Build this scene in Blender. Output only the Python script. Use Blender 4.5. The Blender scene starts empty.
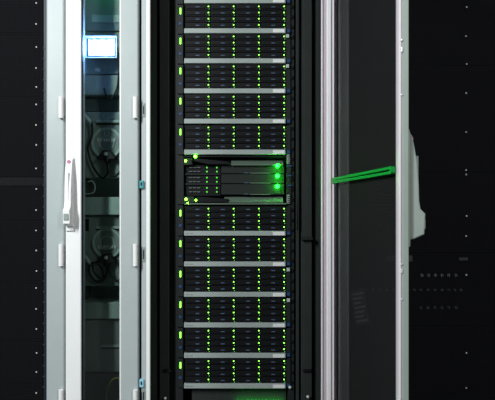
import bpy, bmesh, math, random
from mathutils import Vector, Matrix
random.seed(7)

# ------------------------------------------------------------ camera, world, light, exposure
S = bpy.context.scene
COL = S.collection
F, CY, CZ, HOR = 500.0, -2.1, 1.15, 205.0           # focal length in px, camera y / height, horizon row
cam_d = bpy.data.cameras.new('camera'); cam_d.sensor_width = 36.0
cam_d.lens = F / 495.0 * 36.0; cam_d.shift_y = 5.0 / 495.0; cam_d.clip_start = 0.02
cam = bpy.data.objects.new('camera', cam_d); COL.objects.link(cam)
cam.location = (0, CY, CZ); cam.rotation_euler = (math.pi / 2, 0, 0)
S.camera = cam

w = bpy.data.worlds.new('room_dark'); S.world = w; w.use_nodes = True
w.node_tree.nodes['Background'].inputs[0].default_value = (0.75, 0.9, 0.85, 1)
w.node_tree.nodes['Background'].inputs[1].default_value = 0.02

def area(name, loc, target, sx, sy, power, col):
    d = bpy.data.lights.new(name, 'AREA'); d.shape = 'RECTANGLE'; d.size = sx; d.size_y = sy
    d.energy = power; d.color = col
    o = bpy.data.objects.new(name, d); COL.objects.link(o); o.location = loc
    o.rotation_euler = (Vector(target) - Vector(loc)).to_track_quat('-Z', 'Y').to_euler()
    return o
area('ceiling_luminaire_aisle', (-1.95, -2.6, 2.75), (-0.4, 0, 1.0), 0.3, 1.2, 125, (0.94, 0.98, 1.0))
area('ceiling_luminaire_far', (1.9, -3.2, 2.7), (0.6, 0, 1.1), 0.3, 1.2, 50, (1.0, 0.98, 0.99))

S.view_settings.view_transform = 'Standard'; S.view_settings.look = 'None'
S.view_settings.gamma = 1.0; S.view_settings.use_curve_mapping = False
S.view_settings.exposure = 0.0

# ------------------------------------------------------------ helpers
def P(px, py, Y):
    """world x, z of a photo pixel on the vertical plane y = Y"""
    k = (Y - CY) / F
    return (px - 247.5) * k, CZ - (py - HOR) * k

def PX(px, Y): return P(px, 0, Y)[0]
def PZ(py, Y): return P(0, py, Y)[1]

def mat(name, col, rough=0.5, metal=0.0, noise=0.08, scale=40.0, bump=0.0, spec=0.3):
    m = bpy.data.materials.new(name); m.use_nodes = True
    nt = m.node_tree; b = nt.nodes['Principled BSDF']
    b.inputs['Roughness'].default_value = rough; b.inputs['Metallic'].default_value = metal
    b.inputs['Specular IOR Level'].default_value = spec
    tc = nt.nodes.new('ShaderNodeTexCoord'); n = nt.nodes.new('ShaderNodeTexNoise')
    n.inputs['Scale'].default_value = scale; n.inputs['Detail'].default_value = 3
    nt.links.new(tc.outputs['Object'], n.inputs['Vector'])
    r = nt.nodes.new('ShaderNodeMapRange')
    r.inputs['To Min'].default_value = 1 - noise; r.inputs['To Max'].default_value = 1 + noise
    nt.links.new(n.outputs['Fac'], r.inputs['Value'])
    mx = nt.nodes.new('ShaderNodeVectorMath'); mx.operation = 'SCALE'
    mx.inputs[0].default_value = col[:3]
    nt.links.new(r.outputs['Result'], mx.inputs['Scale'])
    nt.links.new(mx.outputs['Vector'], b.inputs['Base Color'])
    if bump:
        bp = nt.nodes.new('ShaderNodeBump'); bp.inputs['Strength'].default_value = bump
        bp.inputs['Distance'].default_value = 0.002
        nt.links.new(n.outputs['Fac'], bp.inputs['Height']); nt.links.new(bp.outputs['Normal'], b.inputs['Normal'])
    return m

def emit(name, col, strength):
    m = bpy.data.materials.new(name); m.use_nodes = True
    b = m.node_tree.nodes['Principled BSDF']
    b.inputs['Base Color'].default_value = (0.05, 0.05, 0.05, 1)
    b.inputs['Emission Color'].default_value = (*col, 1); b.inputs['Emission Strength'].default_value = strength
    return m

def perforated(name, col, pitch=0.0065, rad=0.36):
    """black sheet with a grid of real see-through holes (object x / z)"""
    m = mat(name, col, 0.8, 0.0, 0.1, 60, spec=0.02)
    nt = m.node_tree; b = nt.nodes['Principled BSDF']; out = nt.nodes['Material Output']
    tc = nt.nodes.new('ShaderNodeTexCoord')
    mul = nt.nodes.new('ShaderNodeVectorMath'); mul.operation = 'MULTIPLY'
    mul.inputs[1].default_value = (1 / pitch, 0, 1 / pitch)
    fr = nt.nodes.new('ShaderNodeVectorMath'); fr.operation = 'FRACTION'
    sb = nt.nodes.new('ShaderNodeVectorMath'); sb.operation = 'SUBTRACT'; sb.inputs[1].default_value = (0.5, 0, 0.5)
    ln = nt.nodes.new('ShaderNodeVectorMath'); ln.operation = 'LENGTH'
    lt = nt.nodes.new('ShaderNodeMath'); lt.operation = 'LESS_THAN'; lt.inputs[1].default_value = rad
    tr = nt.nodes.new('ShaderNodeBsdfTransparent'); mx = nt.nodes.new('ShaderNodeMixShader')
    L = nt.links.new
    L(tc.outputs['Object'], mul.inputs[0]); L(mul.outputs[0], fr.inputs[0]); L(fr.outputs[0], sb.inputs[0])
    L(sb.outputs[0], ln.inputs[0]); L(ln.outputs['Value'], lt.inputs[0]); L(lt.outputs[0], mx.inputs[0])
    L(b.outputs[0], mx.inputs[1]); L(tr.outputs[0], mx.inputs[2]); L(mx.outputs[0], out.inputs[0])
    return m

def glass(name, tint, refl=0.06):
    m = bpy.data.materials.new(name); m.use_nodes = True
    nt = m.node_tree; out = nt.nodes['Material Output']; nt.nodes.remove(nt.nodes['Principled BSDF'])
    tr = nt.nodes.new('ShaderNodeBsdfTransparent'); tr.inputs[0].default_value = (*tint, 1)
    gl = nt.nodes.new('ShaderNodeBsdfGlossy'); gl.inputs['Roughness'].default_value = 0.03
    fz = nt.nodes.new('ShaderNodeFresnel'); fz.inputs[0].default_value = 1.45
    mx = nt.nodes.new('ShaderNodeMixShader')
    nt.links.new(fz.outputs[0], mx.inputs[0]); nt.links.new(tr.outputs[0], mx.inputs[1])
    nt.links.new(gl.outputs[0], mx.inputs[2]); nt.links.new(mx.outputs[0], out.inputs[0])
    return m

class MB:
    """collects shapes in world coordinates; build() links ONE mesh object"""
    def __init__(s): s.bm = bmesh.new()
    def box(s, x0, x1, y0, y1, z0, z1, bev=0.0, seg=1):
        x0, x1 = min(x0, x1), max(x0, x1); y0, y1 = min(y0, y1), max(y0, y1); z0, z1 = min(z0, z1), max(z0, z1)
        r = bmesh.ops.create_cube(s.bm, size=1.0)['verts']
        for v in r:
            v.co = Vector((x0 if v.co.x < 0 else x1, y0 if v.co.y < 0 else y1, z0 if v.co.z < 0 else z1))
        if bev:
            es = list({e for v in r for e in v.link_edges})
            bmesh.ops.bevel(s.bm, geom=es, offset=bev, segments=seg, affect='EDGES', profile=0.5)
        return s
    def prism(s, pts, axis, a, b, bev=0.0, seg=1):
        """extrude a 2-D outline along axis ('x': pts=(y,z), 'y': (x,z), 'z': (x,y)) from a to b"""
        def mk(p, t):
            return {'x': (t, p[0], p[1]), 'y': (p[0], t, p[1]), 'z': (p[0], p[1], t)}[axis]
        v0 = [s.bm.verts.new(mk(p, a)) for p in pts]; v1 = [s.bm.verts.new(mk(p, b)) for p in pts]
        fs = [s.bm.faces.new(v0), s.bm.faces.new(v1[::-1])]
        n = len(pts)
        for i in range(n):
            fs.append(s.bm.faces.new((v0[i], v1[i], v1[(i + 1) % n], v0[(i + 1) % n])))
        bmesh.ops.recalc_face_normals(s.bm, faces=fs)
        if bev:
            es = list({e for f in fs[:2] for e in f.edges})
            bmesh.ops.bevel(s.bm, geom=es, offset=bev, segments=seg, affect='EDGES', profile=0.5)
        return s
    def cyl(s, c, r, d, axis='y', n=16, r2=None):
        q = {'y': Matrix.Rotation(math.pi / 2, 4, 'X'), 'x': Matrix.Rotation(math.pi / 2, 4, 'Y'), 'z': Matrix()}[axis]
        bmesh.ops.create_cone(s.bm, cap_ends=True, segments=n, radius1=r, radius2=r if r2 is None else r2, depth=d,
                              matrix=Matrix.Translation(c) @ q)
        return s
    def dome(s, c, r, sy=0.5, n=10):
        bmesh.ops.create_uvsphere(s.bm, u_segments=n, v_segments=max(4, n // 2), radius=r,
                                  matrix=Matrix.Translation(c) @ Matrix.Diagonal((1, sy, 1, 1)))
        return s
    def ring(s, c, r0, r1, y0, y1, n=28):
        """flat ring in the x-z plane"""
        vs = []
        for i in range(n):
            a = 2 * math.pi * i / n; ca, sa = math.cos(a), math.sin(a)
            vs.append([s.bm.verts.new((c[0] + r * ca, y, c[1] + r * sa)) for r, y in ((r0, y0), (r1, y0), (r1, y1), (r0, y1))])
        for i in range(n):
            p, q = vs[i], vs[(i + 1) % n]
            for k in range(4):
                s.bm.faces.new((p[k], p[(k + 1) % 4], q[(k + 1) % 4], q[k]))
        bmesh.ops.recalc_face_normals(s.bm, faces=s.bm.faces[:])
        return s
    def tube(s, pts, r, n=8, smooth=4):
        pts = [Vector(p) for p in pts]
        if smooth and len(pts) > 2:                                   # Catmull-Rom
            out = []
            for i in range(len(pts) - 1):
                p0, p1, p2, p3 = pts[max(i - 1, 0)], pts[i], pts[i + 1], pts[min(i + 2, len(pts) - 1)]
                for k in range(smooth):
                    t = k / smooth
                    out.append(0.5 * ((2 * p1) + (p2 - p0) * t + (2 * p0 - 5 * p1 + 4 * p2 - p3) * t * t + (3 * p1 - p0 - 3 * p2 + p3) * t ** 3))
            pts = out + [pts[-1]]
        rings = []; up = Vector((0.01, 1, 0.02))
        for i, p in enumerate(pts):
            d = (pts[min(i + 1, len(pts) - 1)] - pts[max(i - 1, 0)]).normalized()
            a = d.cross(up)
            if a.length < 1e-4: a = d.cross(Vector((1, 0, 0)))
            a.normalize(); b = d.cross(a)
            rings.append([s.bm.verts.new(p + r * (math.cos(2 * math.pi * k / n) * a + math.sin(2 * math.pi * k / n) * b)) for k in range(n)])
        for i in range(len(rings) - 1):
            for k in range(n):
                s.bm.faces.new((rings[i][k], rings[i][(k + 1) % n], rings[i + 1][(k + 1) % n], rings[i + 1][k]))
        s.bm.faces.new(rings[0][::-1]); s.bm.faces.new(rings[-1])
        bmesh.ops.recalc_face_normals(s.bm, faces=s.bm.faces[:])
        return s
    def build(s, name, m, parent=None, smooth=False, origin=None):
        o0 = Vector(origin) if origin is not None else (base_of(parent) if parent else Vector())
        bmesh.ops.translate(s.bm, verts=s.bm.verts[:], vec=-o0)
        me = bpy.data.meshes.new(name); s.bm.to_mesh(me); s.bm.free()
        if smooth:
            for p in me.polygons: p.use_smooth = True
        me.materials.append(m)
        o = bpy.data.objects.new(name, me); COL.objects.link(o)
        o['_base'] = tuple(o0)
        if parent:
            o.parent = parent; o.location = o0 - base_of(parent)
        else:
            o.location = o0
        return o

def base_of(o): return Vector(o['_base'])

def tag(o, label, cat, group=None):
    o['label'] = label; o['category'] = cat
    if group: o['group'] = group
    return o

def thing(name, loc, label, cat, group=None):
    o = bpy.data.objects.new(name, None); COL.objects.link(o); o.location = loc; o['_base'] = tuple(loc)
    o.empty_display_size = 0.05
    return tag(o, label, cat, group)

def inst(src, parent, world):
    """linked copy of a one-mesh piece, its origin at a world point"""
    c = src.copy(); COL.objects.link(c); c.parent = parent
    c['_base'] = tuple(world)
    c.location = Vector(world) - (base_of(parent) if parent else Vector())
    return c

def copy_tree(o, parent=None):
    c = o.copy(); COL.objects.link(c); c.parent = parent
    for ch in list(o.children): copy_tree(ch, c)
    return c

# ------------------------------------------------------------ materials
M = {
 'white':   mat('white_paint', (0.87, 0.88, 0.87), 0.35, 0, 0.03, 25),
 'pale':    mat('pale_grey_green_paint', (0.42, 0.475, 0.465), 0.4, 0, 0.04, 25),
 'pink':    mat('pinkish_white_aluminium', (0.80, 0.74, 0.78), 0.35, 0.0, 0.04, 25),
 'pinkline':mat('mauve_anodised_trim', (0.56, 0.48, 0.53), 0.35, 0.0, 0.05, 25),
 'greygreen':mat('grey_green_plastic', (0.29, 0.35, 0.315), 0.45, 0, 0.05, 30),
 'gap':     mat('dark_blue_gasket', (0.012, 0.018, 0.035), 0.5),
 'black':   mat('black_powder_coat', (0.006, 0.0065, 0.007), 0.6, 0, 0.15, 80, spec=0.1),
 'innr':    mat('rack_interior_charcoal', (0.026, 0.032, 0.030), 0.6, 0, 0.2, 12, spec=0.12),
 'rail':    mat('rail_dark_steel', (0.014, 0.017, 0.017), 0.5, 0.0, 0.15, 60, spec=0.2),
 'drive':   mat('drive_black_plastic', (0.006, 0.007, 0.0085), 0.5, 0, 0.1, 80, spec=0.15),
 'latch':   mat('drive_button_blue_grey', (0.06, 0.09, 0.14), 0.4),
 'bar':     mat('brushed_aluminium_bar', (0.31, 0.36, 0.34), 0.4, 0.0, 0.05, 90),
 'lip':     mat('server_lip_dull_steel', (0.10, 0.14, 0.11), 0.45, 0.0, 0.1, 40),
 'stud':    mat('dull_grey_stud', (0.2, 0.21, 0.21), 0.5),
 'plate':   mat('sled_end_plastic', (0.02, 0.022, 0.0215), 0.6, spec=0.15),
 'port':    mat('port_grey', (0.09, 0.10, 0.10), 0.45),
 'label':   mat('white_label', (0.72, 0.74, 0.72), 0.5),
 'print':   mat('label_print_dark', (0.22, 0.23, 0.24), 0.6),
 'screw':   mat('zinc_screw', (0.7, 0.72, 0.74), 0.3, 0.2),
 'rivet':   mat('blue_black_rivet', (0.06, 0.075, 0.11), 0.4),
 'blue':    mat('dark_blue_tab', (0.02, 0.06, 0.16), 0.4),
 'teal':    mat('teal_latch', (0.08, 0.36, 0.38), 0.4),
 'skyblue': mat('light_blue_latch', (0.3, 0.6, 0.75), 0.4),
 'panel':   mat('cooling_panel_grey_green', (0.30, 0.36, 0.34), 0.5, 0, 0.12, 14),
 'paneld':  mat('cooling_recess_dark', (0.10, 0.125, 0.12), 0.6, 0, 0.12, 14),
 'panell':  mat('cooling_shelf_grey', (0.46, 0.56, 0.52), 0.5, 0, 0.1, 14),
 'disc':    mat('fan_disc_grey', (0.5, 0.6, 0.56), 0.4, 0, 0.1, 20),
 'cable':   mat('black_cable_rubber', (0.008, 0.009, 0.009), 0.5),
 'hose':    mat('grey_hose', (0.62, 0.66, 0.64), 0.5),
 'yellow':  mat('yellow_cable', (0.42, 0.4, 0.06), 0.5),
 'green':   mat('green_strap_fabric', (0.0, 0.30, 0.04), 0.5, 0, 0.15, 120),
 'equip':   mat('equipment_front_black', (0.006, 0.0062, 0.0075), 0.8, 0, 0.2, 20, spec=0.02),
 'equipl':  mat('equipment_strip_grey', (0.035, 0.037, 0.04), 0.5, 0, 0.1, 20, spec=0.2),
 'lock':    mat('red_lock_cap', (0.55, 0.22, 0.34), 0.4),
 'mesh':    perforated('perforated_black_steel', (0.011, 0.0113, 0.0128)),
 'meshin':  perforated('perforated_charcoal_steel', (0.024, 0.0235, 0.025), 0.0040),
 'glass':   glass('tinted_door_glass', (0.80, 0.86, 0.84)),
 'led':     emit('drive_led_yellow_green', (0.24, 1.0, 0.06), 4.0),
 'leds':    emit('drive_led_small_green', (0.12, 0.9, 0.05), 0.85),
 'ledb':    emit('unit_led_bar_green', (0.20, 1.0, 0.05), 4.0),
 'ledg':    emit('server_led_green', (0.0009, 1.0, 0.0040), 110.0),
 'ledy':    emit('server_led_lime', (0.10, 1.0, 0.015), 40.0),
 'ledx':    emit('indicator_lamp_green', (0.02, 1.0, 0.12), 2.5),
 'glowt':    emit('tray_glow_green', (0.03, 1.0, 0.06), 6.0),
 'screen':  emit('display_screen_white_blue', (0.2, 0.42, 1.0), 42.0),
 'bezel':   mat('display_bezel_slate', (0.10, 0.12, 0.2), 0.4),
 'ui':      emit('display_header_blue', (0.45, 0.58, 0.95), 0.9),
 'floor':   mat('raised_floor_tile_grey', (0.16, 0.17, 0.17), 0.35, 0, 0.1, 8),
}

# ------------------------------------------------------------ setting
fl = MB().box(-3.2, 3.2, -4.6, 1.6, -0.05, 0.0).build('floor', M['floor']); fl['kind'] = 'structure'
TOP = 2.25
FY = 0.0                                              # cabinet front plane

# ------------------------------------------------------------ shared pieces
def cabinet_body(parent, x0, x1, m, depth=1.1, front=0.03):
    """five thin sheets: sides, top, bottom, back (front open)"""
    t = 0.012
    for nm, b in (('side_panel', (x0, x0 + t, front, depth, 0.02, TOP)), ('side_panel', (x1 - t, x1, front, depth, 0.02, TOP)),
                  ('top_panel', (x0 + t, x1 - t, front, depth, TOP - t, TOP)), ('plinth', (x0 + t, x1 - t, front, depth, 0.0, 0.08)),
                  ('back_panel', (x0 + t, x1 - t, depth - t, depth, 0.08, TOP - t))):
        MB().box(*b).build(nm, m, parent)

def handle_parts(parent, mb_mat, base_mat):
    """swing handle: u = x across, protrudes towards -y, foot of its plate at z = 0; total height 0.305 m"""
    pf = [(0, .303), (-.012, .297), (-.020, .265), (-.028, .22), (-.032, .17), (-.0335, .12), (-.037, .097),
          (-.050, .085), (-.046, .030), (-.018, .020), (-.006, .012), (-.006, .28), ]
    plate = MB().prism([(-.017, 0), (.017, 0), (.017, .30), (.009, .311), (-.009, .311), (-.017, .30)], 'y', -.008, 0.0, .002)
    base = plate.build('handle_base', base_mat, parent, origin=(0, 0, 0))
    grip = MB().prism([(-.007, .300), (-.014, .293), (-.021, .262), (-.028, .22), (-.032, .17), (-.0335, .12), (-.037, .099),
                       (-.050, .086), (-.047, .032), (-.020, .020), (-.007, .018)], 'x', -.0145, .0145, .004, 2)
    g = grip.build('handle_grip', mb_mat, parent, origin=(0, 0, 0))
    lk = MB().cyl((0, -.0125, .283), .0085, .012, 'y', 14).build('lock_cap', M['lock'], parent, origin=(0, 0, 0))
    pk = MB().box(-.010, .010, -.0515, -.040, .045, .072, .002).build('thumb_latch', M['greygreen'], parent, origin=(0, 0, 0))
    gr = MB().box(-.004, .004, -.0345, -.028, .11, .24, .001).build('grip_inlay', base_mat, parent, origin=(0, 0, 0))
    return [base, g, lk, pk, gr]

scr = MB().dome((0, 0, 0), .0034, .6, 8).build('screw', M['screw'], origin=(0, 0, 0))       # moved into place below
riv = MB().dome((0, 0, 0), .0030, .6, 8).build('rivet', M['rivet'], origin=(0, 0, 0))
def place_piece(src, state, parent, world):
    if not state:
        state.append(1); src.parent = parent; src.location = Vector(world) - base_of(parent); src['_base'] = tuple(world)
        return src
    return inst(src, parent, world)
s_scr, s_riv = [], []

def hinge(parent, px, y0, y1, yf):
    """white pin hinge standing proud of a stile"""
    xa, z1 = P(px - 2.4, y0, yf - .012); xb, z0 = P(px + 2.4, y1, yf - .012)
    xc = (xa + xb) / 2; r = (xb - xa) / 2
    h = MB().cyl((xc, yf - .010, (z0 + z1) / 2), r, z1 - z0, 'z', 14).build('hinge', M['white'], parent, smooth=False)
    MB().box(xc - r * .2, xc + r * 1.25, yf - .004, yf, z0 + .01, z1 - .01).build('hinge_leaf', M['pale'], h)
    return h

HINGE_ROWS = ((97, 118), (244, 266), (390, 412))

# ------------------------------------------------------------ cabinet at the far left (closed perforated door)
xL1 = PX(64.6, -.04); xL0 = xL1 - 0.80
cabL = thing('server_cabinet', ((xL0 + xL1) / 2, .5, 0), 'server cabinet at the far left with closed black perforated door and pale grey stile', 'cabinet')
cabinet_body(cabL, xL0, xL1, M['black'])
xm1 = PX(43.2, -.03)
pn = MB().box(-.35, 0, -.0004, .0004, 0, 2.1).build('perforated_panel', M['mesh'], cabL, origin=(0, 0, 0))
pn.location = Vector((xm1, -.028, .1)) - base_of(cabL); 
pn2 = inst(pn, cabL, (xm1 - .352, -.028, .1))
MB().box(xm1 - .355, xm1 - .349, -.031, -.029, .1, 2.2).build('panel_seam_strip', M['black'], cabL)
MB().box(xm1, PX(46, -.03), -.026, .02, .1, 2.2).build('door_gasket', M['gap'], cabL)
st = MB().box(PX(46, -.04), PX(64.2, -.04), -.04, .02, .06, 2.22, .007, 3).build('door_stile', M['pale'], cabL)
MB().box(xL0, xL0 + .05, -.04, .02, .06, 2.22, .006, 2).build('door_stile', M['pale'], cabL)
for a, b in HINGE_ROWS: hinge(cabL, 60.8, a, b, -.04)
for py in (3, 24, 47, 68, 87, 104.5, 125, 145, 168.5, 189, 210, 230.5, 250.5, 271, 288, 309, 329, 353, 372, 393):
    x, z = P(36.3 + random.uniform(-.3, .3), py, -.030)
    place_piece(scr, s_scr, cabL, (x, -.030, z))
for k in range(33):
    x, z = P(43.4, 48 + k * 10.6, -.031)
    place_piece(riv, s_riv, cabL, (x, -.0285, z))
# equipment fronts behind the perforated door
eq = [(-30, 33), (34.5, 96), (97.5, 176.5), (186.5, 219), (220.5, 282), (283, 340), (341.5, 383), (384.5, 470)]
for a, b in eq:
    MB().box(xL0 + .03, xL1 - .03, .05, .6, PZ(b, .05), PZ(a, .05), .002).build('equipment_front', M['equip'], cabL)
MB().box(xL0 + .03, xL1 - .03, .045, .5, PZ(185.5, .05), PZ(177.5, .05), .002).build('shelf_strip', M['equipl'], cabL)

# ------------------------------------------------------------ narrow cooling cabinet with glass door
xC0 = PX(65.2, -.04); xC1 = PX(139, -.02)
cool = thing('cooling_cabinet', ((xC0 + xC1) / 2, .5, 0), 'narrow white-framed cooling cabinet with tall tinted glass door', 'cabinet')
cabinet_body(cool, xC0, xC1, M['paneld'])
g0, g1 = PX(81, -.04), PX(120.3, -.04)
MB().box(PX(65.4, -.04), g0, -.04, .015, .06, 2.22, .004, 2).build('door_stile', M['white'], cool)  # lamp's overexposure put into the colour: whiter than this door's other stile
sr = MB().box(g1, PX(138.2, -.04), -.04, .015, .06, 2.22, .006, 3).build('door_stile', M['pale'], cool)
MB().box(g0 - .002, g1 + .002, -.03, -.024, .16, 2.16).build('glass_pane', M['glass'], cool)
MB().box(g0 - .004, g1 + .004, -.036, .012, 2.15, 2.22, .003).build('door_rail', M['pale'], cool)
MB().box(g0 - .004, g1 + .004, -.036, .012, .06, .17, .003).build('door_rail', M['pale'], cool)
MB().box(g1 - .003, g1 + .003, -.0405, -.034, .16, 2.16, .001).build('glazing_bead', M['white'], cool)
MB().box(g0 - .002, g0 + .003, -.034, -.02, .16, 2.16, .001).build('glazing_bead', M['gap'], cool)
for a, b in HINGE_ROWS: hinge(cool, 135.2, a, b, -.04)
hx = PX(70.4, -.04); hz = PZ(231, -.045)
lh = handle_parts(cool, M['white'], M['white'])
for p in lh:
    p.location = Vector((hx, -.04, hz)) - base_of(cool); p['_base'] = (hx, -.04, hz)

# inside: back wall, shelves
YB = .15
MB().box(xC0 + .014, xC1 - .014, YB + .10, YB + .11, .1, 2.2).build('inner_wall', M['panel'], cool)
for a, b in ((197, 215), (302.5, 319)):
    sh = MB().box(xC0 + .014, xC1 - .014, YB - .035, YB + .10, PZ(b, YB - .035), PZ(a, YB - .035), .003).build('shelf', M['panell'], cool)
# upper compartment panels
x0, z0 = P(80, 31, YB); x1, z1 = P(126, -30, YB)
MB().box(xC0 + .014, xC1 - .014, YB, YB + .10, z0, z1, .003).build('upper_panel', M['panel'], cool)
xa, za = P(92, 23, YB); xb, zb = P(124, 15, YB)
MB().box(xa, xb, YB - .006, YB, za, zb, .002).build('upper_panel_ridge', M['panell'], cool)
MB().box(xC0 + .014, xC1 - .014, YB, YB + .10, PZ(74, YB), PZ(32, YB), .003).build('display_panel', M['panel'], cool)
MB().box(xC0 + .014, xC1 - .014, YB - .02, YB + .10, PZ(96, YB), PZ(76, YB), .003).build('display_shelf', M['panel'], cool)
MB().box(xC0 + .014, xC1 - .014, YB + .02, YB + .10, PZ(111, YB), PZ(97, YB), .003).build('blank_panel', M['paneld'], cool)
MB().box(PX(84, YB), PX(124, YB), YB - .03, YB - .002, PZ(-14, YB), PZ(-10, YB)).build('status_lamp', M['ledx'], cool)
xa, za = P(94.5, 71.5, YB - .01); xb, zb = P(101, 67.5, YB - .01)
MB().prism([(xa, za + .004), (xb - .006, za), (xb, zb - .006), (xa + .006, zb)], 'y', YB - .012, YB, .002).build('plug', M['hose'], cool)

def fan_module(top, bot, slot, label, disc=None, marks=None, grip=None, slot_x=(96, 121), tagm=False):
    x0, zt = P(82, top, YB); x1, zb = P(124, bot, YB)
    t = thing('fan_module', ((x0 + x1) / 2, YB, zb), label, 'fan module', 'fan modules behind the glass door')
    MB().box(xC0 + .016, xC1 - .016, YB, YB + .095, zb, zt, .004, 2).build('front_plate', M['panel'], t)
    a, zs1 = P(slot_x[0], slot - 1.3, YB - .008); b, zs0 = P(slot_x[1], slot + 1.3, YB - .008)
    MB().box(a, b, YB - .010, YB, zs0, zs1, .002).build('pull_bar', M['disc'], t)
    MB().box(a, b, YB - .003, YB, zs0 - .008, zs0 + .001).build('pull_shade', M['cable'], t)  # dark strip: shade under the pull bar, put in as colour
    if tagm:
        a, z1 = P(84.5, 219, YB); b, z0 = P(89, 231, YB)
        MB().box(a, b, YB - .003, YB, z0, z1, .0008).build('rating_plate', M['cable'], t)
    if disc:
        cx, cz = P(disc[0], disc[1], YB - .01); R = disc[2] * (YB - CY) / F
        d = MB().cyl((cx, YB - .006, cz), R * .86, .012, 'y', 28).build('fan_disc', M['panel'], t)
        MB().ring((cx, cz), R * .84, R, YB - .016, YB).build('disc_rim', M['disc'], d)
        MB().ring((cx, cz), R * .42, R * .5, YB - .015, YB - .010).build('disc_ring', M['disc'], d)
        for k in range(7):                                            # pale grille bars across the disc
            mx, mz = P(marks[0] + (k - 3) * 2.75, marks[1], YB - .014)
            MB().box(mx - .0042, mx + .0042, YB - .017, YB - .011, mz - .0075, mz + .0075, .001).build('grille_bar', M['label'], d)
        for k in (-1, 1):
            mx, mz = P(marks[0] + k * 2.2, marks[1] + (7 if top > 200 else -7), YB - .014)
            MB().box(mx - .004, mx + .004, YB - .015, YB - .011, mz - .008, mz + .008, .001).build('grille_bar', M['disc'], d)
        gx, gz = P(grip[0], grip[1], YB - .03)
        g = MB().prism([(gx - .046, gz - .010), (gx - .030, gz + .004), (gx - .018, gz + .022), (gx - .008, gz + .026), (gx + .008, gz + .026),
                        (gx + .018, gz + .022), (gx + .030, gz + .004), (gx + .046, gz - .010), (gx + .036, gz - .016), (gx + .014, gz - .016),
                        (gx + .010, gz - .030), (gx - .010, gz - .030), (gx - .014, gz - .016), (gx - .036, gz - .016)], 'y', YB - .045, YB - .010, .003)
        gp = g.build('connector_grip', M['cable'], t)
        MB().cyl((gx, YB - .047, gz + .008), .008, .006, 'y', 12).build('connector_cap', M['hose'], gp)
    return t
fan_module(112, 178, 121.5, 'upper fan module with round disc and black plug inside the cooling cabinet', (107, 143, 15.5), (106.5, 140), (107, 156))
fan_module(216, 286, 227.5, 'lower fan module with round disc and small dark plate inside the cooling cabinet', (107.5, 243, 15), (107, 247), (107, 259), tagm=True)
fan_module(320, 372, 346, 'plain blank module at the bottom of the cooling cabinet with no disc', slot_x=(101, 121))
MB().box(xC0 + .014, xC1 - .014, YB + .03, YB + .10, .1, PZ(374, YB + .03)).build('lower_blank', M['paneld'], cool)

def cord(name, pts, r, m, label, cat, group=None, Y=YB - .03):
    w3 = []
    for p in pts:
        y = Y if len(p) < 3 else p[2]
        x, z = P(p[0], p[1], y); w3.append((x, y, z))
    o = MB().tube(w3, r, 8, 5).build(name, m, smooth=True, origin=w3[0])
    return tag(o, label, cat, group)
G = 'black cords inside the cooling cabinet'
cord('power_cord', [(91.5, 121), (92, 135), (88, 148), (91, 162), (97, 173), (103, 178), (108, 172), (107, 163)], .0048, M['cable'],
     'long black cord looping down beside the upper fan disc', 'cord', G)
cord('power_cord', [(107, 163), (109, 171), (114, 176), (119, 173), (122, 166)], .0048, M['cable'], 'short black cord leaving the upper plug to the right', 'cord', G, YB - .036)
cord('power_cord', [(90, 263), (89, 272), (94, 280), (101, 281), (106, 275), (107, 266)], .0048, M['cable'], 'black cord hanging in a wide loop under the lower fan plug', 'cord', G)
cord('power_cord', [(92, 262), (93, 270), (98, 277), (103, 279), (102, 270), (97, 263), (93, 262.5)], .004, M['cable'], 'small inner coil of black cord beside the lower fan plug', 'cord', G, YB - .042)
cord('power_cord', [(107, 266), (110, 275), (116, 281), (122, 279)], .0048, M['cable'], 'black cord leaving the lower fan plug to the right', 'cord', G, YB - .036)
cord('power_cord', [(119, 72), (117, 88), (111, 99), (106, 95), (104, 88)], .004, M['cable'], 'thin black cord hanging below the lit display', 'cord', G)
cord('power_cord', [(88, 182), (92, 181), (95, 186), (93, 193), (84, 194)], .003, M['hose'], 'thin grey lead lying in the gap below the upper fan module', 'cord', None, YB)
cord('drain_hose', [(81.5, 111), (85, 116), (89.5, 121.5), (91.5, 122)], .009, M['hose'], 'grey hose end at the upper left beside the upper fan module', 'hose', 'grey hoses', YB - .035)
cord('drain_hose', [(80, 252), (85, 257), (89, 262), (91, 263.5)], .009, M['hose'], 'grey hose end at the left beside the lower fan module', 'hose', 'grey hoses', YB - .035)
cord('network_cable', [(106, 420), (106.5, 398), (108, 387), (112, 380), (117, 378), (123, 379)], .0032, M['yellow'], 'yellow cable arching at the bottom of the cooling cabinet', 'cable')

# display
YD = .06
dx0, dz1 = P(84.6, 36.3, YD); dx1, dz0 = P(117.2, 58.2, YD)
disp = thing('control_display', ((dx0 + dx1) / 2, YD, dz0), 'small control display with glowing white screen behind the glass door', 'display')
MB().box(dx0 + .002, dx1 - .002, YD + .004, YD + .022, dz0 + .002, dz1 - .002, .003).build('housing', M['bezel'], disp)
MB().box(dx0 + .03, dx1 - .03, YD + .022, YB - .0005, dz0 + .03, dz1 - .03).build('mounting_arm', M['bezel'], disp)
def frame_ring(a0, a1, c0, c1, t, yb, yf):
    """rectangular rim whose front face slopes in towards the screen"""
    m = MB(); bm = m.bm
    def loop(d, y): return [bm.verts.new(v) for v in ((a0 + d, y, c0 + d), (a1 - d, y, c0 + d), (a1 - d, y, c1 - d), (a0 + d, y, c1 - d))]
    L = [loop(0, yb), loop(0, yf), loop(t, yb - .001), loop(t, yb)]
    for i in range(3):
        for k in range(4):
            bm.faces.new((L[i][k], L[i][(k + 1) % 4], L[i + 1][(k + 1) % 4], L[i + 1][k]))
    bmesh.ops.recalc_face_normals(bm, faces=bm.faces[:])
    return m
frame_ring(dx0, dx1, dz0, dz1, .0075, YD + .006, YD - .008).build('outer_frame', M['white'], disp)
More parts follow.
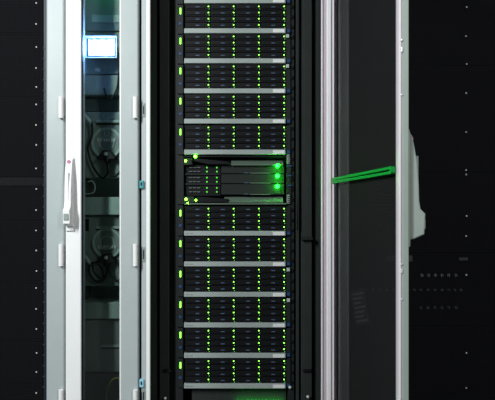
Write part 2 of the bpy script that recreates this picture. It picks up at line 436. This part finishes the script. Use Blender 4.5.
sx0, sz1 = P(88.6, 39.2, YD); sx1, sz0 = P(114.2, 54.8, YD)
sc = MB().box(sx0, sx1, YD + .001, YD + .004, sz0, sz1).build('screen', M['screen'], disp)
for a, b in ((90, 94), (96, 101), (104, 108)):
    u0, v1 = P(a, 39.3, YD); u1, v0 = P(b, 40.2, YD)
    MB().box(u0, u1, YD - .0005, YD + .001, v0, v1).build('screen_header', M['ui'], sc)

# ------------------------------------------------------------ open rack
xR0 = xC1 + .003; xR1 = PX(334.3, -.02)
rack = thing('server_rack', ((xR0 + xR1) / 2, .5, 0), 'tall open rack with black interior, white front posts and its perforated door swung open', 'rack')
cabinet_body(rack, xR0, xR1, M['innr'])
# left front post (stepped)
a, b, c, d = PX(138.6, -.03), PX(141.2, -.03), PX(146.3, -.03), PX(150.2, -.03)
MB().box(a, b, -.012, .05, .06, 2.22).build('post_gap', M['gap'], rack)
MB().box(b, d - .002, -.0195, .05, .06, 2.22).build('post_core', M['innr'], rack)
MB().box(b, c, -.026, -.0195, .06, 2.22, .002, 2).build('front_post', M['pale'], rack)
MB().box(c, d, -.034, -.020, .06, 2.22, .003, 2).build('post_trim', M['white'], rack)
for y0, y1, m in ((180.5, 188.5, 'teal'), (379.5, 387.5, 'skyblue')):
    u0, v1 = P(139.3, y0, -.036); u1, v0 = P(143.6, y1, -.036)
    lt = MB().box(u0, u1, -.038, -.012, v0, v1, .003, 2).build('door_latch', M[m], rack)
    MB().box(u0 + .006, u1 - .006, -.0395, -.037, v0 + .012, v1 - .008).build('latch_slot', M['gap'], lt)
for y0, y1 in ((103, 117), (247, 262), (389, 404)):
    u0, v1 = P(142.0, y0, -.03); u1, v0 = P(145.0, y1, -.03)
    kp = MB().box(u0, u1, -.030, -.022, v0, v1, .002).build('door_keeper', M['greygreen'], rack)
    MB().box(u0 + .004, u1 - .004, -.0315, -.029, v0 + .012, v1 - .012).build('keeper_slot', M['gap'], kp)
# right front post, profile with grooves
e = [PX(p, -.03) for p in (321.2, 322.8, 326.6, 331.2, 332.8, 334.3)]
MB().box(e[0], e[5], -.0195, .05, .06, 2.22).build('post_core', M['innr'], rack)
MB().box(e[0], e[1], -.036, -.020, .06, 2.22, .002).build('post_trim', M['pink'], rack)
MB().box(e[1], e[2], -.030, -.020, .06, 2.22).build('post_channel', M['pinkline'], rack)
MB().box(e[2], e[3], -.036, -.020, .06, 2.22, .004, 3).build('front_post', M['white'], rack)
MB().box(e[3], e[4], -.030, -.020, .06, 2.22).build('post_channel', M['pinkline'], rack)
MB().box(e[4], e[5], -.036, -.020, .06, 2.22, .002).build('post_trim', M['pink'], rack)
# 19 inch rails and inner side plates
YR = .06
for (p0, p1) in ((175.6, 182.8), (287.8, 294)):
    MB().box(PX(p0, YR + .012), PX(p1, YR + .012), YR + .012, YR + .05, .08, 2.2).build('mounting_rail', M['rail'], rack)
for (p0, p1, yy) in ((151, 158, .10), (159.5, 169, .075), (170.5, 175, .11), (296, 299.2, .07), (301, 312, .075), (313.5, 321, .10)):
    MB().box(PX(p0, yy), PX(p1, yy), yy, yy + .03, .08, 2.2, .002).build('filler_plate', M['innr'], rack)
MB().box(PX(301, .07), PX(312.6, .07), .055, .075, PZ(240, .07), PZ(236.5, .07), .002).build('bracket_lip', M['rail'], rack)
MB().box(PX(303, .07), PX(311, .07), .066, .075, PZ(372, .07), PZ(369.5, .07), .001).build('bracket_lip', M['black'], rack)
MB().box(PX(163, .07), PX(171, .07), .066, .075, PZ(372, .07), PZ(369.5, .07), .001).build('bracket_lip', M['black'], rack)
MB().tube([(PX(297.6, .05), .055, PZ(y, .05)) for y in (-30, 40, 100, 230)], .003, 8, 3).build('thin_tube', M['rail'], rack, smooth=True)  # thin dark vertical tube beside the right rail
for px, py in ((308, 397), (290, 387.5), (165, 398.5)):
    x, z = P(px, py, .055); c = inst(scr, rack, (x, .058, z)); c.scale = (2.0, 2.0, 2.0)
cn = MB().box(-.006, .006, -.003, .006, -.0065, .0065, .0015).build('cage_nut', M['black'], origin=(0, 0, 0)); s_cn = []
for k in range(38):
    py = 6 + k * 10.2
    for px in (292.3,):
        x, z = P(px, py, YR); place_piece(cn, s_cn, rack, (x, YR + .010, z))
MB().box(PX(150.5, .3), PX(322, .3), .08, 1.0, .08, .14).build('base_plate', M['innr'], rack)
ct = MB().box(PX(191, .06), PX(287, .06), YR + .03, YR + .40, PZ(420, YR), PZ(391, YR), .003).build('bottom_tray', M['innr'], rack)
MB().box(PX(236, .06), PX(284, .06), YR + .010, YR + .016, PZ(406, YR), PZ(402, YR)).build('tray_glow_strip', M['glowt'], ct)  # unseen emitter, added below the view to throw a green glow on the tray

# the open door: local x = from hinge to free edge, local y = inner face (+y faces the rack side), z up
hingeP = Vector((xR1 + .002, -.045, 0)); endP = Vector((.3965, -.80, 0))
dv = endP - hingeP; W = dv.length; ang = math.atan2(dv.y, dv.x)
door = thing('door_root_tmp', (0, 0, 0), 'x', 'x')                    # temporary local frame, removed below
T = .024
# local -y side = inner face (towards -x in the world), thickness goes to +y (outer, world +x)
df = MB()
df.box(0, .022, 0, .006, .06, 2.22)
df.box(.022, W - .012, 0, T, .06, .14); df.box(.022, W - .012, 0, T, 2.14, 2.22)
frame_o = df.build('open_door', M['black'], None, origin=(0, 0, 0))
frame_o.parent = rack; frame_o.rotation_euler = (0, 0, ang)
frame_o.location = Vector((hingeP.x, hingeP.y, 0)) - base_of(rack); frame_o['_base'] = (0, 0, 0)
bpy.data.objects.remove(door)
def dpart(mb, name, m, sm=False):
    o = mb.build(name, m, None, sm, origin=(0, 0, 0)); o.parent = frame_o; o.location = (0, 0, 0); return o
dpart(MB().box(.022, W - .012, .004, .0045, .14, 2.14), 'perforated_panel', M['meshin'])
dpart(MB().box(W - .018, W - .0002, -.001, .0026, .06, 2.22, .0008), 'edge_trim', M['pink'])
dpart(MB().box(W - .034, W - .018, .0005, .003, .06, 2.22, .001), 'edge_gasket', M['pinkline'])
dpart(MB().box(W - .018, W - .003, .0026, .006, .06, 2.22), 'edge_seam', M['pinkline'])
dpart(MB().box(W - .045, W, .0062, T, .06, 2.22, .003, 2), 'edge_stile', M['greygreen'])
for py0, py1 in ((39, 41), (47, 52), (94, 95.5), (263, 265), (269, 273), (298.5, 300)):
    k = 1.3 / F
    zc = CZ - ((py0 + py1) / 2 - HOR) * k; hh = (py1 - py0) / 2 * k
    dpart(MB().box(W - .001, W + .0025, .002, .006, zc - hh, zc + hh, .0006), 'edge_clip', M['screw'])
hb = handle_parts(frame_o, M['greygreen'], M['greygreen'])
hzR = CZ - (246 - HOR) * 1.335 / F
for p in hb:
    # protrusion -y of the handle frame must point to +y of the door frame (outwards)
    p.parent = frame_o; p.rotation_euler = (0, 0, math.pi); p.location = (W - .028, T, hzR)

# ------------------------------------------------------------ green strap along the open door
def dw(u, v, z):
    """door-local point to world"""
    c, s_ = math.cos(ang), math.sin(ang)
    return Vector((hingeP.x + u * c - v * s_, hingeP.y + u * s_ + v * c, z))
zt0 = CZ - (178.2 - HOR) * 2.06 / F; zt1 = CZ - (166.2 - HOR) * 1.335 / F
sb = MB(); bm = sb.bm
def strap_loop(off_v, t):
    """closed flattened band: outline in (u, z), extruded across v"""
    u0, u1 = -.012, W - .030
    outer = [(u0, zt0 + .001), (u1 - .01, zt1), (u1, zt1 - .004), (u1, zt1 - .0165), (u1 - .006, zt1 - .020), (u0, zt0 - .022)]
    inner = [(u0 + .05, zt0 - .0095), (u1 - .05, zt1 - .0072), (u1 - .018, zt1 - .0072), (u1 - .018, zt1 - .0120), (u1 - .05, zt1 - .0125), (u0 + .05, zt0 - .0115)]
    vs = []
    for v in (off_v, off_v + t):
        vs.append(([bm.verts.new(dw(p[0], v, p[1])) for p in outer], [bm.verts.new(dw(p[0], v, p[1])) for p in inner]))
    n = 6
    for k in range(n):
        j = (k + 1) % n
        for s in (0, 1):
            bm.faces.new((vs[s][0][k], vs[s][0][j], vs[s][1][j], vs[s][1][k]))
        bm.faces.new((vs[0][0][k], vs[0][0][j], vs[1][0][j], vs[1][0][k]))
        bm.faces.new((vs[0][1][k], vs[0][1][j], vs[1][1][j], vs[1][1][k]))
    bmesh.ops.recalc_face_normals(bm, faces=bm.faces[:])
strap_loop(-.012, .010)
so = sb.build('door_strap', M['green'], origin=dw(-.012, -.012, zt0))
tag(so, 'bright green looped strap stretched along the inside of the open door', 'strap')

# ------------------------------------------------------------ storage enclosures
K = (YR - CY) / F                                     # metres per pixel at the server fronts
def lx(px): return (px - 235.0) * K
EH = 29.8 * K
enc = thing('storage_enclosure', (0, 0, 0), 'x', 'storage unit', 'storage enclosures in the open rack')
MB().box(lx(183.2), lx(287.2), .018, .62, .0, EH - .001).build('chassis', M['drive'], enc)
br = MB().box(lx(184.2), lx(285.6), -.006, .018, .0008, 5.0 * K, .0015).build('front_bar', M['bar'], enc)
lb = MB().box(lx(272.8), lx(284.4), -.0068, -.0055, .8 * K, 4.2 * K).build('bar_label', M['label'], br)
el = MB().box(lx(177.2), lx(183.0), .004, .018, .001, EH - .002, .001).build('mounting_ear', M['rail'], enc)
MB().box(lx(179.6), lx(181.1), -.001, .004, 19.6 * K, 26.0 * K, .002).build('status_led', M['ledb'], el)
MB().box(lx(178.8), lx(181.8), .001, .004, 9.0 * K, 11.5 * K, .001).build('ear_button', M['blue'], el)
er = MB().box(lx(286.2), lx(290.6), .004, .018, .001, EH - .002, .001).build('mounting_ear', M['rail'], enc)
MB().box(lx(287.0), lx(290.2), -.001, .004, 1.2 * K, 4.4 * K, .001).build('release_tab', M['blue'], er)
# one drive carrier, its origin at the lower left of the bay
DW, DH = 25.2 * K, 6.15 * K
def drive_body():
    m = MB()
    m.box(.0008, DW - .0008, 0, .018, .0008, DH - .0012, .0012)
    m.box(.006, DW * .78, -.0035, 0, DH * .22, DH * .62, .001)
    return m
drv = drive_body().build('drive_carrier', M['drive'], enc, origin=(0, 0, 0))
bt = MB().box(DW * .5 - .0085, DW * .5 + .0085, -.0050, -.003, DH * .36, DH * .54, .0006).build('release_button', M['latch'], drv, origin=(0, 0, 0)); bt.location = (0, 0, 0)
ld = MB().dome((DW - 1.75 * K, -.0005, DH * .58), .0029, .6, 8).build('drive_led', M['led'], drv, origin=(0, 0, 0)); ld.location = (0, 0, 0)
l2 = MB().dome((DW - 1.0 * K, 0, DH * .16), .0019, .6, 6).build('activity_led', M['leds'], drv, origin=(0, 0, 0)); l2.location = (0, 0, 0)
spots = [(lx(185.0) + c * DW, 0, 5.25 * K + r * DH) for r in range(4) for c in range(4)]
drv.location = spots[0]
for sp in spots[1:]:
    c = copy_tree(drv, enc); c.location = sp

bars = [1.3, 31.2, 61.2, 91.2, 121.4, 152.2, 233.4, 264.0, 294.4, 325.0, 355.4, 385.8]
ordn = ['second', 'third', 'fourth', 'fifth', 'sixth']
labels = (['topmost drive enclosure of the rack, cut off so only its bottom bar shows'] +
          ['drive enclosure with sixteen lit bays, %s from the top of the open rack' % o for o in ordn[:4]] +
          ['drive enclosure with sixteen lit bays directly above the server with three green lights'] +
          ['drive enclosure with sixteen lit bays directly below the server with three green lights'] +
          ['drive enclosure with sixteen lit bays, %s below the server with three green lights' % o for o in ordn[:4]] +
          ['lowest drive enclosure with sixteen lit bays at the bottom of the open rack'])
encs = []
for i, by in enumerate(bars):
    o = enc if i == 0 else copy_tree(enc)
    x, z = P(235.0, by + 2.5, YR)
    o.location = (x, YR, z); o['_base'] = (x, YR, z); o['label'] = labels[i]; o['category'] = 'storage unit'
    encs.append(o)
for i, px in ((2, 287.4), (3, 287.4), (8, 288.2), (9, 288.4)):        # small grey asset tags on the right ear
    o = encs[i]
    cx = lx(px)
    tg = MB().box(cx - .007, cx + .007, -.006, .004, EH - .018, EH - .003, .001).build('asset_tag', M['pale'], None, origin=(0, 0, 0))
    tg.parent = o; tg.location = (0, 0, 0)
for i in range(6, 12):                                                # dark print at the left end of the lower bars, and on labels
    o = encs[i]
    for (p0, p1) in ((186, 189), (190, 193)):
        t = MB().box(lx(p0), lx(p1), -.0066, -.0058, 2.0 * K, 3.0 * K).build('bar_print', M['print'], None, origin=(0, 0, 0))
        t.parent = o; t.location = (0, 0, 0)

# ------------------------------------------------------------ server between the enclosures
sx, sz = P(235, 204.6, YR)
srv = thing('blade_server', (sx, YR, sz), 'server with three bright green lights and stacked sleds in the middle of the rack', 'server')
def SX(px): return P(px, 0, YR)[0]
def SZ(py): return P(0, py, YR)[1]
y = YR
MB().box(SX(184), SX(287), y + .05, y + .62, SZ(204.4), SZ(155.6)).build('chassis', M['drive'], srv)
MB().box(SX(184), SX(286.5), y, y + .05, SZ(204.6), SZ(203.2), .001).build('bottom_rail', M['lip'], srv)
MB().box(SX(184), SX(286.5), y + .004, y + .05, SZ(157.0), SZ(155.4), .001).build('top_rail', M['drive'], srv)
MB().box(SX(177.2), SX(183.4), y + .004, y + .018, SZ(204), SZ(156)).build('mounting_ear', M['rail'], srv)
me = MB().box(SX(286.6), SX(291), y + .004, y + .018, SZ(204), SZ(156)).build('mounting_ear', M['rail'], srv)
# sloping pale handles above and below the sleds
def sloped(x0, x1, ya, za, yb, zb, t, name, m, par):
    mm = MB().prism([(ya, za), (yb, zb), (yb, zb - t), (ya, za - t)], 'x', x0, x1, .001)
    return mm.build(name, m, par)
sloped(SX(231), SX(283.5), y + .002, SZ(164.6), y + .04, SZ(159.2), .003, 'upper_lip', M['lip'], srv)
sloped(SX(224), SX(283.5), y + .04, SZ(196.8), y + .002, SZ(202.6), -.003, 'lower_lip', M['lip'], srv)
MB().prism([(SX(194), SZ(158.4)), (SX(229), SZ(161.5)), (SX(229), SZ(164.3)), (SX(208), SZ(164.3)), (SX(194), SZ(161))], 'y', y - .004, y + .02, .001).build('ejector_lever', M['drive'], srv)
MB().prism([(SX(197), SZ(196.5)), (SX(228), SZ(198.8)), (SX(228), SZ(202.2)), (SX(197), SZ(202.4))], 'y', y - .004, y + .02, .001).build('ejector_lever', M['drive'], srv)
rows = [(164.3, 173.2), (173.9, 183.2), (183.9, 194.6)]
led_y = (165.8, 176.0, 186.4)
for i, (r0, r1) in enumerate(rows):
    sl = MB().box(SX(221), SX(284.5), y + .016, y + .30, SZ(r1), SZ(r0), .0015).build('sled', M['plate'], srv)
    MB().box(SX(250), SX(271), y + .0125, y + .016, SZ(r1 + .1), SZ(r1 - .7)).build('sled_pull', M['lip'], sl)
    MB().dome((SX(277.4), y - .002, SZ(led_y[i])), .0088, .8, 14).build('power_led', M['ledg'], sl)
    MB().box(SX(244), SX(248.5), y + .012, y + .016, SZ(r1 - .1), SZ(r1 - 1.0)).build('release_button', M['latch'], sl)
    MB().box(SX(287.2), SX(291.6), y - .001, y + .004, SZ(r0 + 2.3), SZ(r0 + .9)).build('blue_tab', M['blue'], me)
# left part: connector block, rows of ports
cb = MB().box(SX(184.5), SX(220.5), y + .022, y + .30, SZ(196), SZ(164.5), .002).build('connector_block', M['drive'], srv)
prt = MB().box(-.0075, .0075, -.004, .006, -.0022, .0022, .0008).build('port', M['port'], cb, origin=(0, 0, 0)); s_p = []
pin = MB().box(-.003, .003, -.005, .006, -.0032, .0032, .001).build('port_lamp', M['leds'], cb, origin=(0, 0, 0)); s_q = []
for py in (167.3, 171.3, 177.4, 181.6, 187.8, 191.8):
    for px in (190.2, 194.2, 198.2):
        place_piece(prt, s_p, cb, (SX(px), y + .019, SZ(py)))
    for px in (206.6, 216.6):
        place_piece(pin, s_q, cb, (SX(px), y + .019, SZ(py)))
for a, b in ((173.6, 174.2), (183.6, 184.2)):
    MB().box(SX(184.5), SX(220.5), y + .014, y + .022, SZ(b + .5), SZ(a - .4), .0006).build('divider', M['rail'], cb)
for px, py, r in ((195.5, 156.6, .0085), (185.8, 161.0, .0065), (186.2, 199.2, .0070), (196.0, 200.3, .0055), (187.8, 203.0, .004)):
    MB().dome((SX(px), y - .006, SZ(py)), r * .75, .6, 10).build('corner_led', M['ledy'], srv)
MB().box(SX(183.6), SX(192), y - .003, y + .05, SZ(165), SZ(158), .002).build('corner_bracket', M['plate'], srv)
MB().box(SX(183.6), SX(194), y - .003, y + .05, SZ(203), SZ(196.5), .002).build('corner_bracket', M['plate'], srv)
for (y0, y1) in ((154.6, 163.4), (194.8, 203.4)):                     # rail labels with dark ticks
    lab = MB().box(SX(286.9), SX(289.7), y + .0015, y + .004, SZ(y1), SZ(y0)).build('ear_label', M['greygreen'], me)
for t in range(4):
    for y0 in (155.6, 195.8):
        MB().box(SX(287.5), SX(289.8), y + .0008, y + .002, SZ(y0 + t * 2.0 + .9), SZ(y0 + t * 2.0)).build('label_print', M['black'], me)

# ------------------------------------------------------------ cabinet at the right (closed, partly behind the open door)
xQ0 = xR1 + .004; xQ1 = xQ0 + .80
cabR = thing('server_cabinet', ((xQ0 + xQ1) / 2, .5, 0), 'server cabinet at the right in deep shade behind the swung-open door', 'cabinet')
cabinet_body(cabR, xQ0, xQ1, M['black'])
xs = PX(349.3, -.02)
MB().box(xQ0, xs, -.02, .02, .06, 2.22, .006, 2).build('door_stile', M['pale'], cabR)
MB().box(xQ1 - .08, xQ1, -.02, .02, .06, 2.22, .006, 2).build('door_stile', M['pale'], cabR)
pw = xQ1 - .08 - xs
pr = MB().box(0, pw, -.0004, .0004, .1, 2.2).build('perforated_panel', M['mesh'], cabR, origin=(0, 0, 0))
pr.location = Vector((xs, -.012, 0)) - base_of(cabR)
for py in (7, 36, 64, 93, 132, 170, 174.5, 216, 236, 275, 353, 388):
    x, z = P(466.5 + random.uniform(-.4, .4), py, -.015)
    inst(scr, cabR, (x, -.014, z))
# equipment fronts behind; blocks, studs and plates modelled in place of room reflections
for a, b in ((-30, 64), (66, 172), (174, 252), (254, 325), (327, 470)):
    MB().box(xQ0 + .03, xQ1 - .03, .06, .6, PZ(b, .06), PZ(a, .06), .002).build('equipment_front', M['equip'], cabR)
cq = MB().box(-.006, .006, -.006, .004, -.007, .007, .003).build('reflection_block', M['screw'], origin=(0, 0, 0)); s_c = []
for px in (422, 429, 435.5, 442, 449, 456): 
    x, z = P(px, 275.5, .055); place_piece(cq, s_c, cabR, (x, .058, z))
cd = MB().cyl((0, 0, 0), .006, .01, 'y', 10).build('reflection_stud', M['stud'], origin=(0, 0, 0)); s_d = []
for px in (359, 365, 373, 380, 387, 394, 401, 408, 414.5, 421, 428, 435, 442, 449, 455, 461):
    x, z = P(px, 289.8, .055); place_piece(cd, s_d, cabR, (x, .057, z))
for px in (421, 428, 435, 442, 449, 456):
    x, z = P(px, 307.5, .055); inst(cd, cabR, (x, .057, z))
for p0, p1, q0, q1 in ((386.5, 412.5, 255.5, 261.5), (459, 468, 257.5, 260.5)):
    MB().box(PX(p0, -.016), PX(p1, -.016), -.018, -.0125, PZ(q1, -.016), PZ(q0, -.016), .001).build('reflection_plate', M['equipl'], cabR)
# crooked paper tag with pale lines, on the right cabinet's perforated door
rot = Matrix.Rotation(math.radians(14), 4, 'Y')
tx, tz = P(360, 307, -.016)
pt = MB().box(-.030, .030, -.001, .0, -.075, .075).build('paper_tag', M['equipl'], None, origin=(0, 0, 0))
tag(pt, 'crooked grey paper tag with pale lines, dimly visible through the open door', 'tag')
pt.location = (tx, -.0132, tz); pt.rotation_euler = (0, math.radians(-10), 0)
for k in range(7):
    q = MB().box(-.024, .024 - (k % 3) * .008, -.0016, -.001, .052 - k * .019, .060 - k * .019).build('printed_line', M['stud'], None, origin=(0, 0, 0))
    q.parent = pt; q.location = (0, 0, 0)

for o in bpy.data.objects:
    if '_base' in o: del o['_base']
